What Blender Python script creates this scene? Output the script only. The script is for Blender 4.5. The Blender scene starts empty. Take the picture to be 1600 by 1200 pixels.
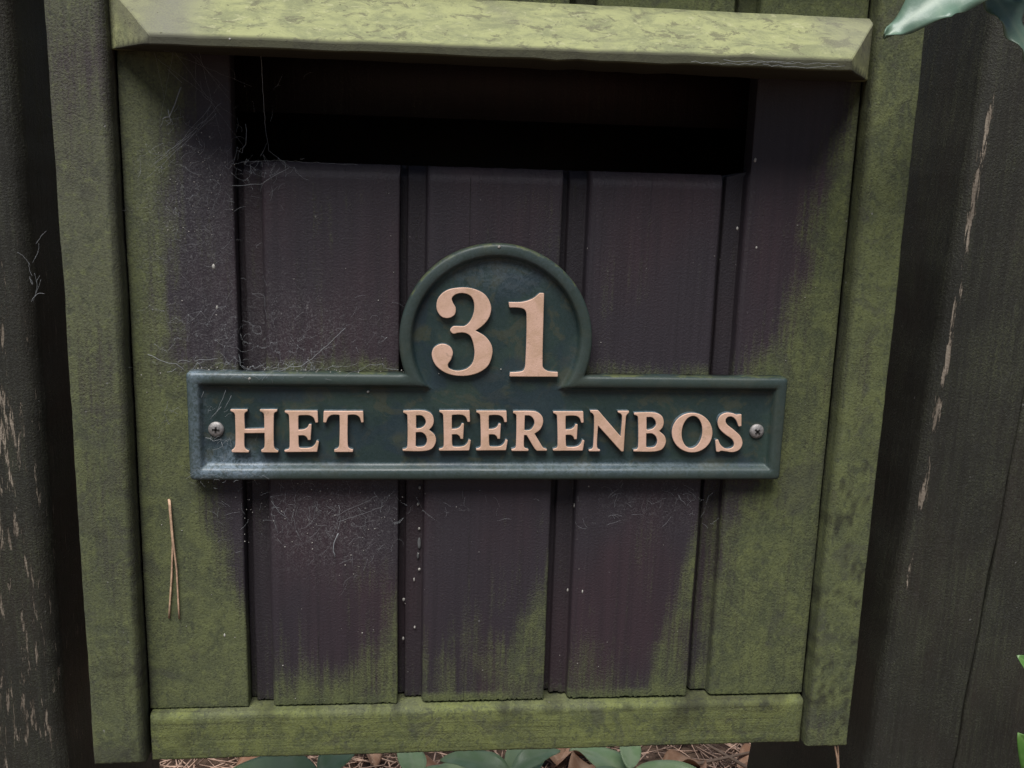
import bpy, bmesh, math, random
from mathutils import Vector, Matrix, noise
random.seed(31)
S = bpy.context.scene
COL = S.collection
# ------------------------------------------------------------------ camera
FPX, YAW, PITCH, ROLL = 1495.7, .0999, .2027, -.0292
CAMP = Vector((-.0419, -.5124, .1309))
ca, sa, cb, sb, cc, sc_ = math.cos(YAW), math.sin(YAW), math.cos(PITCH), math.sin(PITCH), math.cos(ROLL), math.sin(ROLL)
Fw = Vector((sa*cb, ca*cb, -sb)); r_ = Vector((ca, -sa, 0)); d_ = Fw.cross(r_)
Rt = cc*r_ + sc_*d_; Dn = -sc_*r_ + cc*d_
cam = bpy.data.cameras.new('camera'); camo = bpy.data.objects.new('camera', cam); COL.objects.link(camo)
camo.matrix_world = Matrix(((Rt.x, -Dn.x, -Fw.x, CAMP.x), (Rt.y, -Dn.y, -Fw.y, CAMP.y), (Rt.z, -Dn.z, -Fw.z, CAMP.z), (0, 0, 0, 1)))
cam.sensor_fit = 'HORIZONTAL'; cam.sensor_width = 36; cam.lens = 36*FPX/1600
cam.clip_start = .01; cam.clip_end = 200
S.camera = camo
# ------------------------------------------------------------------ light
SUN_EL, SUN_AZ = 62, -20          # degrees; azimuth measured from -Y towards +X
w = bpy.data.worlds.new('World'); S.world = w; w.use_nodes = True
nt = w.node_tree; nt.nodes.clear()
sky = nt.nodes.new('ShaderNodeTexSky'); sky.sky_type = 'NISHITA'; sky.sun_disc = False
sky.sun_elevation = math.radians(SUN_EL); sky.sun_rotation = math.radians(180 - SUN_AZ)
sky.dust_density = 0.3; sky.air_density = 1.0; sky.ozone_density = 1.0
bg = nt.nodes.new('ShaderNodeBackground'); bg.inputs[1].default_value = .05
wo = nt.nodes.new('ShaderNodeOutputWorld')
nt.links.new(sky.outputs[0], bg.inputs[0]); nt.links.new(bg.outputs[0], wo.inputs[0])
sun = bpy.data.lights.new('sun', 'SUN'); sun.energy = 5; sun.angle = math.radians(36); sun.color = (1, .98, .95)
suno = bpy.data.objects.new('sun', sun); COL.objects.link(suno)
el, az = math.radians(SUN_EL), math.radians(SUN_AZ)
tosun = Vector((math.sin(az)*math.cos(el), -math.cos(az)*math.cos(el), math.sin(el)))
suno.rotation_euler = tosun.to_track_quat('Z', 'Y').to_euler()
S.view_settings.view_transform = 'Standard'; S.view_settings.look = 'None'
S.view_settings.gamma = 1; S.view_settings.exposure = 0.06; S.view_settings.use_curve_mapping = False

# ------------------------------------------------------------------ helpers
def at(px, py, Y=0.):
    """point of the plane y=Y seen at a measured spot of the survey photo (1600x1200)"""
    d = Rt*((px-800)/FPX) + Dn*((py-600)/FPX) + Fw
    return CAMP + d*((Y-CAMP.y)/d.y)
def tag(o, label=None, cat=None, group=None, kind=None):
    if label: o['label'] = label
    if cat: o['category'] = cat
    if group: o['group'] = group
    if kind: o['kind'] = kind
    return o
def empty(name, loc, label, cat, group=None):
    o = bpy.data.objects.new(name, None); COL.objects.link(o); o.location = loc; o.empty_display_size = .05
    return tag(o, label, cat, group)
def link(name, me, mats, parent=None, smooth=True):
    """mesh given in world coordinates -> one object (child of parent)"""
    o = bpy.data.objects.new(name, me); COL.objects.link(o)
    for m in (mats if isinstance(mats, (list, tuple)) else [mats]): me.materials.append(m)
    if parent:
        me.transform(Matrix.Translation(-parent.location)); o.parent = parent
    else:
        c = sum((v.co for v in me.vertices), Vector())/max(1, len(me.vertices))
        me.transform(Matrix.Translation(-c)); o.location = c
    if smooth:
        for p in me.polygons: p.use_smooth = True
    return o
def sm(a, b, x):
    t = max(0., min(1., (x-a)/(b-a))) if a != b else float(x > a)
    return t*t*(3-2*t)
def interp(pts, z):
    if z <= pts[0][0]: return pts[0][1]
    for (a, b), (c, d) in zip(pts, pts[1:]):
        if z <= c: return b+(d-b)*(z-a)/(c-a)
    return pts[-1][1]
def N(x, y, z, s=1.): return noise.noise(Vector((x*s, y*s, z*s)))
def setattrs(me, fns):
    for nm, fn in fns.items():
        a = me.attributes.new(nm, 'FLOAT', 'POINT')
        vals = [float(fn(v.co)) for v in me.vertices]
        a.data.foreach_set('value', vals)
MM = .001
def samples(a, b, ra, rb, step):
    s = [a]
    for k in range(1, 6): s.append(a+ra*(1-math.cos(k/5*math.pi/2)) if ra else a)
    n = max(1, int((b-rb-a-ra)/step))
    for k in range(1, n): s.append(a+ra+(b-rb-a-ra)*k/n)
    for k in range(5, -1, -1): s.append(b-rb*(1-math.cos(k/5*math.pi/2)) if rb else b)
    s.append(b)
    o = []
    for v in sorted(s):
        if not o or v-o[-1] > 2e-5: o.append(v)
    return o
def rd(d, r):
    if r <= 0 or d >= r: return 0.
    return r - math.sqrt(max(0, r*r-(r-d)**2))
def panel(x0, x1, z0, z1, yf, yb, rl=1.5, rr=1.5, rb=1.5, rt=1.5, step=4, prof=None, wob=.25, rough=(0, 0), seed=0, chamf_t=0, lean=0.):
    """board standing in XZ, front at y=yf (mm): dense height-field front with rounded arrises, sides and back"""
    xs = samples(x0, x1, rl, rr, step); zs = samples(z0, z1, rb, rt if not chamf_t else chamf_t, step)
    if rough[0] or rough[1]:
        xs = sorted(set(xs+[x0+2+i*.8 for i in range(int((x1-x0-4)/.8))]))
    if prof: xs = sorted(set(xs+[p[0] for p in prof if p[0] < x1-2]))
    q = [xs[0]]
    for x in xs[1:-1]:
        if x-q[-1] > .14 and xs[-1]-x > .03 or (x1-x < rr+.01 and x > q[-1]+.02) or x-x0 < max(rl, .3): q.append(x)
    xs = q+[xs[-1]]
    bm = bmesh.new(); g = []
    for z in zs:
        row = []
        for x in xs:
            y = yf
            if prof: y += interp(prof, x)
            y += max(rd(x-x0, rl), rd(x1-x, rr), rd(z-z0, rb), (max(0, chamf_t-(z1-z))*.8 if chamf_t else rd(z1-z, rt)))
            y += wob*N(x+seed*37, z*.25, seed*9.1, .035)
            zz = z; xx = x
            if rough[0]: zz += rough[0]*N(x, seed, 3, .7)*sm(12, 0, z-z0)
            if rough[1]: zz += rough[1]*N(x, seed, 8, .5)*sm(12, 0, z1-z)
            xx += wob*1.3*N(seed*5, z, 2, .02) + wob*.5*N(seed*5, z, x*.1, .15)
            xx += lean*z
            row.append(bm.verts.new((xx*MM, y*MM, zz*MM)))
        g.append(row)
    for j in range(len(zs)-1):
        for i in range(len(xs)-1):
            bm.faces.new((g[j][i], g[j][i+1], g[j+1][i+1], g[j+1][i]))
    edge = g[0][:] + [r[-1] for r in g[1:]] + g[-1][-2::-1] + [r[0] for r in g[-2:0:-1]]
    prev = edge
    for k in (.5, 1.):
        back = [bm.verts.new((v.co.x, v.co.y+(yb*MM-v.co.y)*k, v.co.z)) for v in edge]
        n = len(edge)
        for i in range(n):
            bm.faces.new((prev[i], back[i], back[(i+1) % n], prev[(i+1) % n]))
        prev = back
    bm.faces.new(prev[::-1])
    bmesh.ops.recalc_face_normals(bm, faces=bm.faces)
    me = bpy.data.meshes.new('board'); bm.to_mesh(me); bm.free()
    return me
def box_me(x0, x1, y0, y1, z0, z1, bev=.8):
    bm = bmesh.new(); bmesh.ops.create_cube(bm, size=1)
    for v in bm.verts:
        v.co = Vector(((x0+x1)/2+v.co.x*(x1-x0), (y0+y1)/2+v.co.y*(y1-y0), (z0+z1)/2+v.co.z*(z1-z0)))*MM
    if bev: bmesh.ops.bevel(bm, geom=bm.edges[:], offset=bev*MM, segments=2, affect='EDGES')
    me = bpy.data.meshes.new('box'); bm.to_mesh(me); bm.free(); return me
def tube_into(bm, pts, r0, r1=None, sides=5):
    r1 = r0 if r1 is None else r1
    rings = []; n = len(pts); up = Vector((.3, -1, .2)).normalized()
    for i, p in enumerate(pts):
        t = (pts[min(i+1, n-1)]-pts[max(i-1, 0)])
        if t.length < 1e-9: t = Vector((0, 0, 1))
        t.normalize(); a = t.cross(up)
        if a.length < 1e-4: a = t.cross(Vector((1, 0, 0)))
        a.normalize(); b = t.cross(a); r = r0+(r1-r0)*i/(n-1)
        rings.append([bm.verts.new(p+a*math.cos(2*math.pi*k/sides)*r+b*math.sin(2*math.pi*k/sides)*r) for k in range(sides)])
    for A, B in zip(rings, rings[1:]):
        for k in range(sides): bm.faces.new((A[k], A[(k+1) % sides], B[(k+1) % sides], B[k]))
    bm.faces.new(rings[0][::-1]); bm.faces.new(rings[-1])
def bm_obj(name, bm, mat, parent=None, smooth=True):
    me = bpy.data.meshes.new(name); bm.to_mesh(me); bm.free(); return link(name, me, mat, parent, smooth)

# ------------------------------------------------------------------ node material helper
class NB:
    def __init__(s, name):
        s.m = bpy.data.materials.new(name); s.m.use_nodes = True; s.t = s.m.node_tree
        s.b = s.t.nodes['Principled BSDF']; s.tc = s.t.nodes.new('ShaderNodeTexCoord'); s.oc = s.tc.outputs['Object']
        oi = s.t.nodes.new('ShaderNodeObjectInfo')
        s.rnd = oi.outputs['Random']
        mp = s.t.nodes.new('ShaderNodeVectorMath'); mp.operation = 'ADD'; s.L(s.oc, mp.inputs[0])
        k = s.math('MULTIPLY', s.rnd, 7.3); cx = s.t.nodes.new('ShaderNodeCombineXYZ')
        s.L(k, cx.inputs[0]); s.L(k, cx.inputs[1]); s.L(k, cx.inputs[2]); s.L(cx.outputs[0], mp.inputs[1])
        s.oc = mp.outputs[0]
    def L(s, a, b): s.t.links.new(a, b)
    def put(s, sock, v):
        if isinstance(v, bpy.types.NodeSocket): s.L(v, sock)
        elif isinstance(v, (tuple, list)): sock.default_value = (*v, 1) if len(v) == 3 and sock.type == 'RGBA' else v
        else: sock.default_value = v
    def math(s, op, a, b=None, c=None, clamp=False):
        n = s.t.nodes.new('ShaderNodeMath'); n.operation = op; n.use_clamp = clamp
        s.put(n.inputs[0], a)
        if b is not None: s.put(n.inputs[1], b)
        if c is not None: s.put(n.inputs[2], c)
        return n.outputs[0]
    def noise(s, scale, stretch=(1, 1, 1), detail=4, rough=.55, dist=0., off=0.):
        m = s.t.nodes.new('ShaderNodeMapping'); s.L(s.oc, m.inputs[0]); m.inputs['Scale'].default_value = stretch
        m.inputs['Location'].default_value = (off, off*.7, off*1.3)
        n = s.t.nodes.new('ShaderNodeTexNoise'); s.L(m.outputs[0], n.inputs['Vector'])
        n.inputs['Scale'].default_value = scale; n.inputs['Detail'].default_value = detail
        n.inputs['Roughness'].default_value = rough; n.inputs['Distortion'].default_value = dist
        return n.outputs['Fac']
    def ramp(s, v, a, b, lo=0., hi=1.):
        n = s.t.nodes.new('ShaderNodeMapRange'); n.interpolation_type = 'SMOOTHSTEP'
        s.put(n.inputs['Value'], v); n.inputs['From Min'].default_value = a; n.inputs['From Max'].default_value = b
        n.inputs['To Min'].default_value = lo; n.inputs['To Max'].default_value = hi
        return n.outputs[0]
    def mix(s, f, a, b, mode='MIX'):
        n = s.t.nodes.new('ShaderNodeMix'); n.data_type = 'RGBA'; n.blend_type = mode
        s.put(n.inputs['Factor'], f); s.put(n.inputs['A'], a); s.put(n.inputs['B'], b)
        return n.outputs['Result']
    def attr(s, nm):
        n = s.t.nodes.new('ShaderNodeAttribute'); n.attribute_name = nm; return n.outputs['Fac']
    def bump(s, h, strength, dist, prev=None):
        n = s.t.nodes.new('ShaderNodeBump'); n.inputs['Strength'].default_value = strength; n.inputs['Distance'].default_value = dist
        s.put(n.inputs['Height'], h)
        if prev is not None: s.L(prev, n.inputs['Normal'])
        return n.outputs[0]
    def out(s, col, rough, normal=None, spec=.4, metal=0.):
        s.put(s.b.inputs['Base Color'], col); s.put(s.b.inputs['Roughness'], rough)
        s.b.inputs['Specular IOR Level'].default_value = spec; s.put(s.b.inputs['Metallic'], metal)
        if normal is not None: s.L(normal, s.b.inputs['Normal'])
        return s.m
G = (1, 1, .035)   # grain stretch along z
def wood_mat(name, paint=(.034, .0275, .034), red=(.042, .027, .033), alga=(.102, .115, .041), alga2=(.052, .061, .029), grey=(.085, .085, .060), bias=0., stretch=G, spec=.35, wear=False, spots=.5):
    b = NB(name)
    grain = b.noise(260, stretch, 5, .6, .3); big = b.noise(16, (1, 1, .5), 3, .5, off=3); fine = b.noise(800, (1, 1, 1), 3, .75)
    base = b.mix(b.ramp(big, .42, .66), paint, red)
    base = b.mix(b.ramp(grain, .35, .7, 0, .45), base, tuple(c*.6 for c in paint))
    base = b.mix(b.ramp(fine, .58, .8, 0, .3), base, (.12, .105, .11))
    A = b.attr('algae')
    streak = b.noise(420, stretch, 3, .6, off=11); mot = b.noise(70, (1, 1, .8), 5, .65, .6, off=5); mot2 = b.noise(24, (1, 1, .8), 4, .6, .5, off=8)
    v = b.math('ADD', A, b.math('MULTIPLY', b.math('SUBTRACT', streak, .5), .95))
    v = b.math('ADD', v, b.math('MULTIPLY', b.math('SUBTRACT', mot2, .5), 1.15))
    v = b.math('ADD', v, b.math('MULTIPLY', b.math('SUBTRACT', fine, .5), .8))
    fac = b.ramp(b.math('ADD', v, bias), .12, .98)
    ac = b.mix(b.ramp(mot, .35, .65), alga2, alga)
    ac = b.mix(b.ramp(b.noise(9, (1, 1, .6), 3, .5, off=21), .5, .72, 0, .6), ac, tuple(c*1.22 for c in alga))
    ac = b.mix(b.math('MULTIPLY', b.attr('grey'), .9), ac, grey)
    ac = b.mix(b.ramp(b.noise(330, (1, 1, 1), 4, .7, .5, off=44), .52, .68, 0, .5), ac, tuple(c*1.5 for c in alga))
    ac = b.mix(b.ramp(fine, .3, .75, 0, .42), ac, (.15, .165, .085))
    ac = b.mix(b.ramp(b.noise(950, (1, 1, 1), 2, .6, .0, off=47), .58, .68, 0, .55), ac, (.028, .032, .020))
    ac = b.mix(b.ramp(b.noise(150, (1, 1, .7), 5, .7, 1.2, off=31), .54, .62, 0, .85*spots), ac, (.040, .046, .030))
    ac = b.mix(b.ramp(b.noise(38, (1, 1, .9), 6, .72, .8, off=41), .54, .62, 0, .8*spots), ac, (.055, .055, .043))
    col = b.mix(fac, base, ac)
    du = b.math('MULTIPLY', b.attr('dust'), b.ramp(b.noise(520, (1, 1, 1), 5, .75, 2., off=51), .46, .78))
    col = b.mix(du, col, (.30, .30, .30))
    # dark rot / dirt, plus shade painted into grooves and inner stile edges
    col = b.mix(b.math('MULTIPLY', b.attr('dark'), 1.), col, (.014, .012, .011))
    # tiny pale grit
    col = b.mix(b.ramp(b.noise(330, (1, 1, 1), 1, .5, off=61), .80, .84, 0, .45), col, (.30, .29, .28))
    h1 = b.math('MULTIPLY', grain, .6); h = b.math('ADD', h1, b.math('MULTIPLY', fine, .5))
    h = b.math('ADD', h, b.math('MULTIPLY', b.math('MULTIPLY', fac, mot), .9))
    if wear:
        wn = b.noise(420, (1, 1, .11), 5, .75, .5, off=71)
        wn2 = b.noise(60, (1, 1, .35), 4, .6, .3, off=76)
        wv = b.math('ADD', b.attr('wear'), b.math('MULTIPLY', b.math('SUBTRACT', wn, .5), 2.2))
        wv = b.math('ADD', wv, b.math('MULTIPLY', b.math('SUBTRACT', wn2, .5), 1.0))
        wf = b.ramp(wv, .86, .98)
        col = b.mix(b.math('MULTIPLY', wf, .85), col, b.mix(b.ramp(wn2, .4, .65), (.36, .30, .235), (.19, .155, .12)))
        h = b.math('SUBTRACT', h, b.math('MULTIPLY', wf, .8))
    nrm = b.bump(h, .8, .0010)
    rough = b.math('ADD', b.math('MULTIPLY', fac, .30), .56)
    return b.out(col, rough, nrm, spec)
M_stile = wood_mat('algae_stained_stile', spots=.55)
M_board = wood_mat('painted_board')
M_rail = wood_mat('algae_stained_rail', stretch=(.035, 1, 1), alga=(.135, .150, .042), alga2=(.074, .086, .031), spots=.6)
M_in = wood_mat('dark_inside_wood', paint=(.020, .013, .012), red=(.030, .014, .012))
M_post = wood_mat('weathered_post', paint=(.0255, .0248, .0195), red=(.030, .026, .020), alga=(.032, .032, .022), alga2=(.027, .026, .019), wear=True, spec=.25)

def hood_mat():
    b = NB('lichen_covered_hood')
    n1 = b.noise(75, (.7, 1, 1.2), 6, .75, .5); n2 = b.noise(200, (.8, 1, 1.3), 5, .75, .6, off=4); n3 = b.noise(14, (1, 1, 1.2), 4, .6, .5, off=9); fine = b.noise(1300, (1, 1, 1), 3, .7)
    c = b.mix(b.ramp(n1, .38, .62), (.19, .20, .11), (.31, .32, .155))
    c = b.mix(b.ramp(n2, .56, .70, 0, .8), c, (.41, .40, .24))
    c = b.mix(b.ramp(b.noise(110, (.8, 1, 1.2), 6, .75, .6, off=14), .53, .62, 0, .8), c, (.11, .105, .07))
    c = b.mix(b.ramp(n3, .54, .68, 0, .7), c, (.17, .165, .115))
    c = b.mix(b.attr('grey'), c, b.mix(n2, (.20, .19, .165), (.15, .15, .12)))
    c = b.mix(b.ramp(b.noise(420, (1, 1, 1), 2, .5, off=24), .70, .76, 0, .8), c, (.045, .04, .03))
    c = b.mix(b.ramp(fine, .35, .7, 0, .3), c, (.30, .31, .16))
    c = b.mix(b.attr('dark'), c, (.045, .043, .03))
    h = b.math('ADD', b.math('MULTIPLY', n2, .8), b.math('MULTIPLY', fine, .3))
    return b.out(c, .85, b.bump(h, .5, .0009), .25)
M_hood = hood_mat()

def sign_mat():
    b = NB('green_sign_paint')
    n1 = b.noise(26, (1, 1, 1), 4, .6, .8); n2 = b.noise(55, (1, 1, 1.2), 5, .65, 1., off=4); fine = b.noise(1400, (1, 1, 1), 3, .7)
    c = b.mix(b.ramp(n1, .4, .62), (.013, .029, .027), (.017, .036, .026))
    c = b.mix(b.ramp(n2, .50, .60, 0, .8), c, (.040, .046, .028))
    c = b.mix(b.ramp(b.noise(34, (1, 1, 1), 3, .5, 1., off=9), .52, .64, 0, .65), c, (.011, .024, .034))
    c = b.mix(b.math('MULTIPLY', b.attr('rim'), .75), c, b.mix(n2, (.026, .044, .036), (.036, .047, .036)))  # same paint on the rim, lightened for the light it catches
    a = b.math('ADD', b.attr('algae'), b.math('MULTIPLY', b.math('SUBTRACT', b.noise(180, (1, 1, 1), 4, .7, .5, off=19), .5), .9))
    c = b.mix(b.ramp(a, .45, .75), c, (.10, .115, .040))
    d = b.math('MULTIPLY', b.attr('dust'), b.ramp(b.noise(380, (1, 1, 1), 5, .7, 1.5, off=29), .25, .72))
    c = b.mix(d, c, (.17, .22, .27))
    c = b.mix(b.ramp(fine, .62, .8, 0, .25), c, (.12, .14, .13))
    h = b.math('ADD', b.math('MULTIPLY', n2, .5), b.math('MULTIPLY', fine, .25))
    return b.out(c, b.ramp(n1, .3, .7, .38, .6), b.bump(h, .45, .0006), .5)
M_sign = sign_mat()
def letter_mat():
    b = NB('bare_copper_letter_face')
    n = b.noise(90, (1, 1, 1), 5, .6, .5); fine = b.noise(1300, (1, 1, 1), 3, .7)
    c = b.mix(b.ramp(n, .38, .65), (.73, .475, .36), (.60, .39, .27))
    c = b.mix(b.ramp(fine, .55, .8, 0, .35), c, (.30, .19, .13))
    c = b.mix(b.ramp(b.noise(260, (1, 1, 1), 3, .6, .5, off=7), .64, .72, 0, .35), c, (.26, .19, .13))
    return b.out(c, .55, b.bump(fine, .3, .0004), .4, .15)
M_let = letter_mat()
def simple(name, c, r=.6, m=0., spec=.4, var=.25, sc=200):
    b = NB(name); n = b.noise(sc, (1, 1, 1), 4, .6)
    return b.out(b.mix(b.ramp(n, .3, .7), tuple(x*(1-var) for x in c), tuple(min(1, x*(1+var)) for x in c)), r, b.bump(n, .3, .0004), spec, m)
M_screw = simple('dull_zinc_steel', (.30, .28, .27), .6, .6, .4, .3, 700)
M_dark = simple('dark_slot_and_crack', (.02, .018, .016), .9)  # near-black colour of screw slots and board cracks
M_web = simple('cobweb_silk', (.26, .27, .28), .6, 0, .3, .2, 900)
M_grit = simple('pale_debris', (.36, .34, .31), .8, 0, .3, .3, 900)
M_fall = simple('bleached_fallen_needle', (.46, .31, .23), .6, 0, .3, .35, 60)
M_needle = simple('dry_pine_needle', (.50, .33, .22), .6, 0, .3, .35, 300)

# ------------------------------------------------------------------ ground and litter
def leaf_mat(name, c1, c2, vein, rough=.32, var=.3, spec=.55):
    b = NB(name); n = b.noise(45, (1, 1, 1), 3, .5); f = b.noise(500, (1, 1, 1), 3, .6, off=3)
    c = b.mix(b.ramp(n, .35, .65), c1, c2)
    c = b.mix(b.math('MULTIPLY', b.attr('vein'), .55), c, vein)
    c = b.mix(b.ramp(b.rnd, 0, 1, 0, var), c, (.045, .065, .03))
    m = b.out(c, rough, b.bump(f, .2, .0004), spec)
    return m
M_laurel = leaf_mat('waxy_blue_green_leaf', (.34, .48, .22), (.46, .58, .31), (.50, .58, .34), .35, .08, .5)
M_holly = leaf_mat('glossy_holly_leaf', (.11, .18, .13), (.15, .23, .17), (.24, .31, .22), .42)
M_fresh = leaf_mat('fresh_green_leaf', (.05, .15, .02), (.08, .20, .03), (.16, .27, .08), .4)
M_dead = leaf_mat('dry_brown_leaf', (.24, .125, .075), (.36, .22, .15), (.40, .27, .19), .8, .15, .2)
M_stem = simple('green_stem', (.08, .11, .05), .6)
M_twig = simple('grey_brown_twig', (.16, .11, .08), .85)
def ground_mat():
    b = NB('needle_strewn_soil'); n = b.noise(22, (1, 1, 1), 6, .7, .6); f = b.noise(260, (1, 1, 1), 5, .7, 1.)
    c = b.mix(b.ramp(n, .35, .65), (.07, .045, .035), (.15, .10, .07)); c = b.mix(b.ramp(f, .5, .75, 0, .7), c, (.21, .14, .10))
    return b.out(c, .95, b.bump(b.math('ADD', n, f), .8, .004), .15)
GZ = -.62
bm = bmesh.new(); n = 90; rows = []
for j in range(n+1):
    row = []
    for i in range(n+1):
        u, v = i/n*2-1, j/n*2-1
        x = math.copysign(abs(u)**3, u)*30; y = math.copysign(abs(v)**3, v)*30+.35
        row.append(bm.verts.new((x, y, GZ+.012*N(x, y, 0, 9)+.02*N(x, y, 5, 2.5)*min(1, 1))))
    rows.append(row)
for j in range(n):
    for i in range(n): bm.faces.new((rows[j][i], rows[j][i+1], rows[j+1][i+1], rows[j+1][i]))
go = bm_obj('ground', bm, ground_mat()); tag(go, kind='structure')
# litter of needles and twigs: nobody could count it
bm = bmesh.new()
for k in range(7000):
    x = random.uniform(-.75, .75); y = random.uniform(.25, 1.45); z = GZ+.006+random.random()*.014
    a = random.uniform(0, 2*math.pi); l = random.uniform(.05, .11); tilt = random.uniform(-.25, .25); bend = random.uniform(-.4, .4)
    p = [Vector((x+math.cos(a+bend*t)*l*(t-.5), y+math.sin(a+bend*t)*l*(t-.5), z+tilt*l*(t-.5))) for t in (0, .33, .66, 1)]
    tube_into(bm, p, .0012, .0008, 3)
lt = bm_obj('needle_litter', bm, M_fall); tag(lt, 'reddish dry pine needles strewn over the soil below the mailbox', 'litter', kind='stuff')

def leaf_me(L, W, fold=.25, curl=.25, spines=0, n=22, thick=.0004, wave=0., seed=0):
    """leaf lying along +X, up +Z"""
    bm = bmesh.new(); top = []; m = 4
    for i in range(n+1):
        t = i/n; half = W/2*math.sin(math.pi*t**.85)**.75*(1-.25*t)
        if spines:
            s = (t*spines) % 1; half *= (.80+.26*abs(2*s-1)**2.2)
        half = max(half, W*.006)
        z0 = -curl*L*(t-.35)**2
        row = []
        for j in range(-m, m+1):
            q = j/m; y = q*half
            z = z0+fold*abs(y)+wave*W*math.sin(t*9+seed+(2 if q > 0 else 0))*q*q
            if spines: z += .07*W*abs(q)**2*math.cos(t*spines*2*math.pi)
            row.append(bm.verts.new((t*L+(.0 if not spines else 0), y, z)))
        top.append(row)
    for i in range(n):
        for j in range(2*m): bm.faces.new((top[i][j], top[i+1][j], top[i+1][j+1], top[i][j+1]))
    bmesh.ops.recalc_face_normals(bm, faces=bm.faces)
    g = bmesh.ops.solidify(bm, geom=bm.faces[:], thickness=thick)
    me = bpy.data.meshes.new('leaf'); bm.to_mesh(me); bm.free()
    setattrs(me, {'vein': lambda c: max(sm(.035, .0, abs(c.y)/W), .6*sm(.10, 0, abs(((c.x-abs(c.y)*.8)/L*8) % 1-.5)*.9))})
    for p in me.polygons: p.use_smooth = True
    return me
def put_leaf(me, mat, parent, base, dirv, up, name='leaf', s=1.):
    o = bpy.data.objects.new(name, me); COL.objects.link(o)
    if not me.materials: me.materials.append(mat)
    X = Vector(dirv).normalized(); Z = Vector(up); Z = (Z-X*Z.dot(X)).normalized(); Y = Z.cross(X)
    Mx = Matrix(((X.x*s, Y.x*s, Z.x*s, base[0]), (X.y*s, Y.y*s, Z.y*s, base[1]), (X.z*s, Y.z*s, Z.z*s, base[2]), (0, 0, 0, 1)))
    o.parent = parent
    o.matrix_world = Mx if parent is None else Mx
    if parent is not None:
        o.matrix_local = Matrix.Translation(-parent.location) @ Mx
    return o
laurel = [leaf_me(.10, .045, .22, .5, wave=.05, seed=s) for s in (0, 2)]
for m in laurel: m.materials.append(M_laurel)
def plant(name, px, py, Y, h, leaves, label, cat, group):
    """small evergreen seedling; its stem foot stands on the ground below the measured spot"""
    top = at(px, py, Y); base = Vector((top.x+random.uniform(-.02, .02), top.y, GZ))
    o = empty(name, base, label, cat, group)
    bm = bmesh.new(); pts = [base.lerp(top, t)+Vector((.006*math.sin(t*5), 0, 0)) for t in [i/6 for i in range(7)]]
    tube_into(bm, pts, .0022, .0012, 6); bm_obj('stem', bm, M_stem, o)
    for (dx, dy, dz, ang, tilt, s) in leaves:
        b0 = top+Vector((dx, dy, dz)); a = math.radians(ang)
        put_leaf(random.choice(laurel), M_laurel, o, b0, (math.cos(a), math.sin(a), tilt), (random.uniform(-.25, .25), -.25, 1), s=s)
    return o
LV = [(0, 0, 0, 185, .05, 1.05), (0, 0, -.01, 330, .02, 1.0), (0, .0, -.004, 60, .15, .8), (0, 0, -.03, 250, -.1, .95), (0, 0, -.05, 20, -.05, .9), (0, 0, -.045, 130, 0, .9), (0, 0, .004, 290, .2, .6)]
GR = 'evergreen seedlings on the ground under the mailbox'
def rot(L, d): return [(a, b, c, g+d, t, s) for a, b, c, g, t, s in L]
plant('laurel_seedling', 500, 1203, .34, 0, rot(LV, 0), 'broad leaved seedling under the mailbox, the leftmost of the green plants on the ground', 'plant', GR)
plant('laurel_seedling', 800, 1206, .36, 0, rot(LV, 95), 'green seedling with a visible stem below the middle of the mailbox bottom rail', 'plant', GR)
plant('laurel_seedling', 650, 1212, .42, 0, rot(LV, 40), 'darker low seedling between the left and the middle plants below the mailbox', 'plant', GR)
plant('laurel_seedling', 985, 1204, .38, 0, rot(LV, 150), 'rightmost evergreen seedling below the mailbox, next to bare needle litter', 'plant', GR)
# fallen leaves
dead = leaf_me(.08, .046, .5, 1.0, wave=.12, seed=4); dead.materials.append(M_dead)
FL = ['curled brown leaf below the rail end, leftmost of the fallen leaves', 'brown leaf beside the leftmost fallen leaf',
 'reddish brown leaf between the left and the middle green seedling', 'curled brown leaf just right of the stem of the middle seedling', 'brown leaf overlapping the one right of the middle seedling stem',
 'dry leaf on the bare needles just right of the rightmost seedling', 'rightmost fallen brown leaf, near the foot of the right post', 'brown leaf behind the large leaf of the leftmost seedling',
 'reddish dry leaf left of the rightmost seedling', 'small brown leaf under the tip of the rightmost seedling']
for k, (px, py, Y) in enumerate([(360, 1200, .52), (385, 1190, .50), (700, 1190, .5), (860, 1185, .55), (880, 1192, .5), (1090, 1195, .5), (1150, 1190, .5), (590, 1190, .55), (925, 1185, .6), (1030, 1200, .45)]):
    p = at(px, py, Y); d = (p-CAMP); p = CAMP+d*((GZ+.025-CAMP.z)/d.z)
    o = put_leaf(dead, M_dead, None, p, (math.cos(k*2.1), math.sin(k*2.1), .1), (.3*math.sin(k), .2, 1), 'fallen_leaf')
    tag(o, FL[k], 'fallen leaf', 'fallen leaves under the mailbox')
for k, (px, py, a, l) in enumerate([(1160, 1195, 2.2, .22), (1130, 1185, .25, .16), (420, 1200, .5, .15)]):
    p = at(px, py, .5); d = (p-CAMP); p = CAMP+d*((GZ+.03-CAMP.z)/d.z); bm = bmesh.new()
    v = Vector((math.cos(a), math.sin(a), .02)); tube_into(bm, [p+v*(t-.5)*l+Vector((0, 0, .006*N(t*5, k, 0))) for t in (0, .2, .4, .6, .8, 1)], .003, .0016, 6)
    tag(bm_obj('twig', bm, M_twig), ['thin grey brown twig below the right end of the bottom rail', 'short twig on the needles left of the right post', 'thin twig among needles below the left end of the bottom rail'][k], 'twig')

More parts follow.
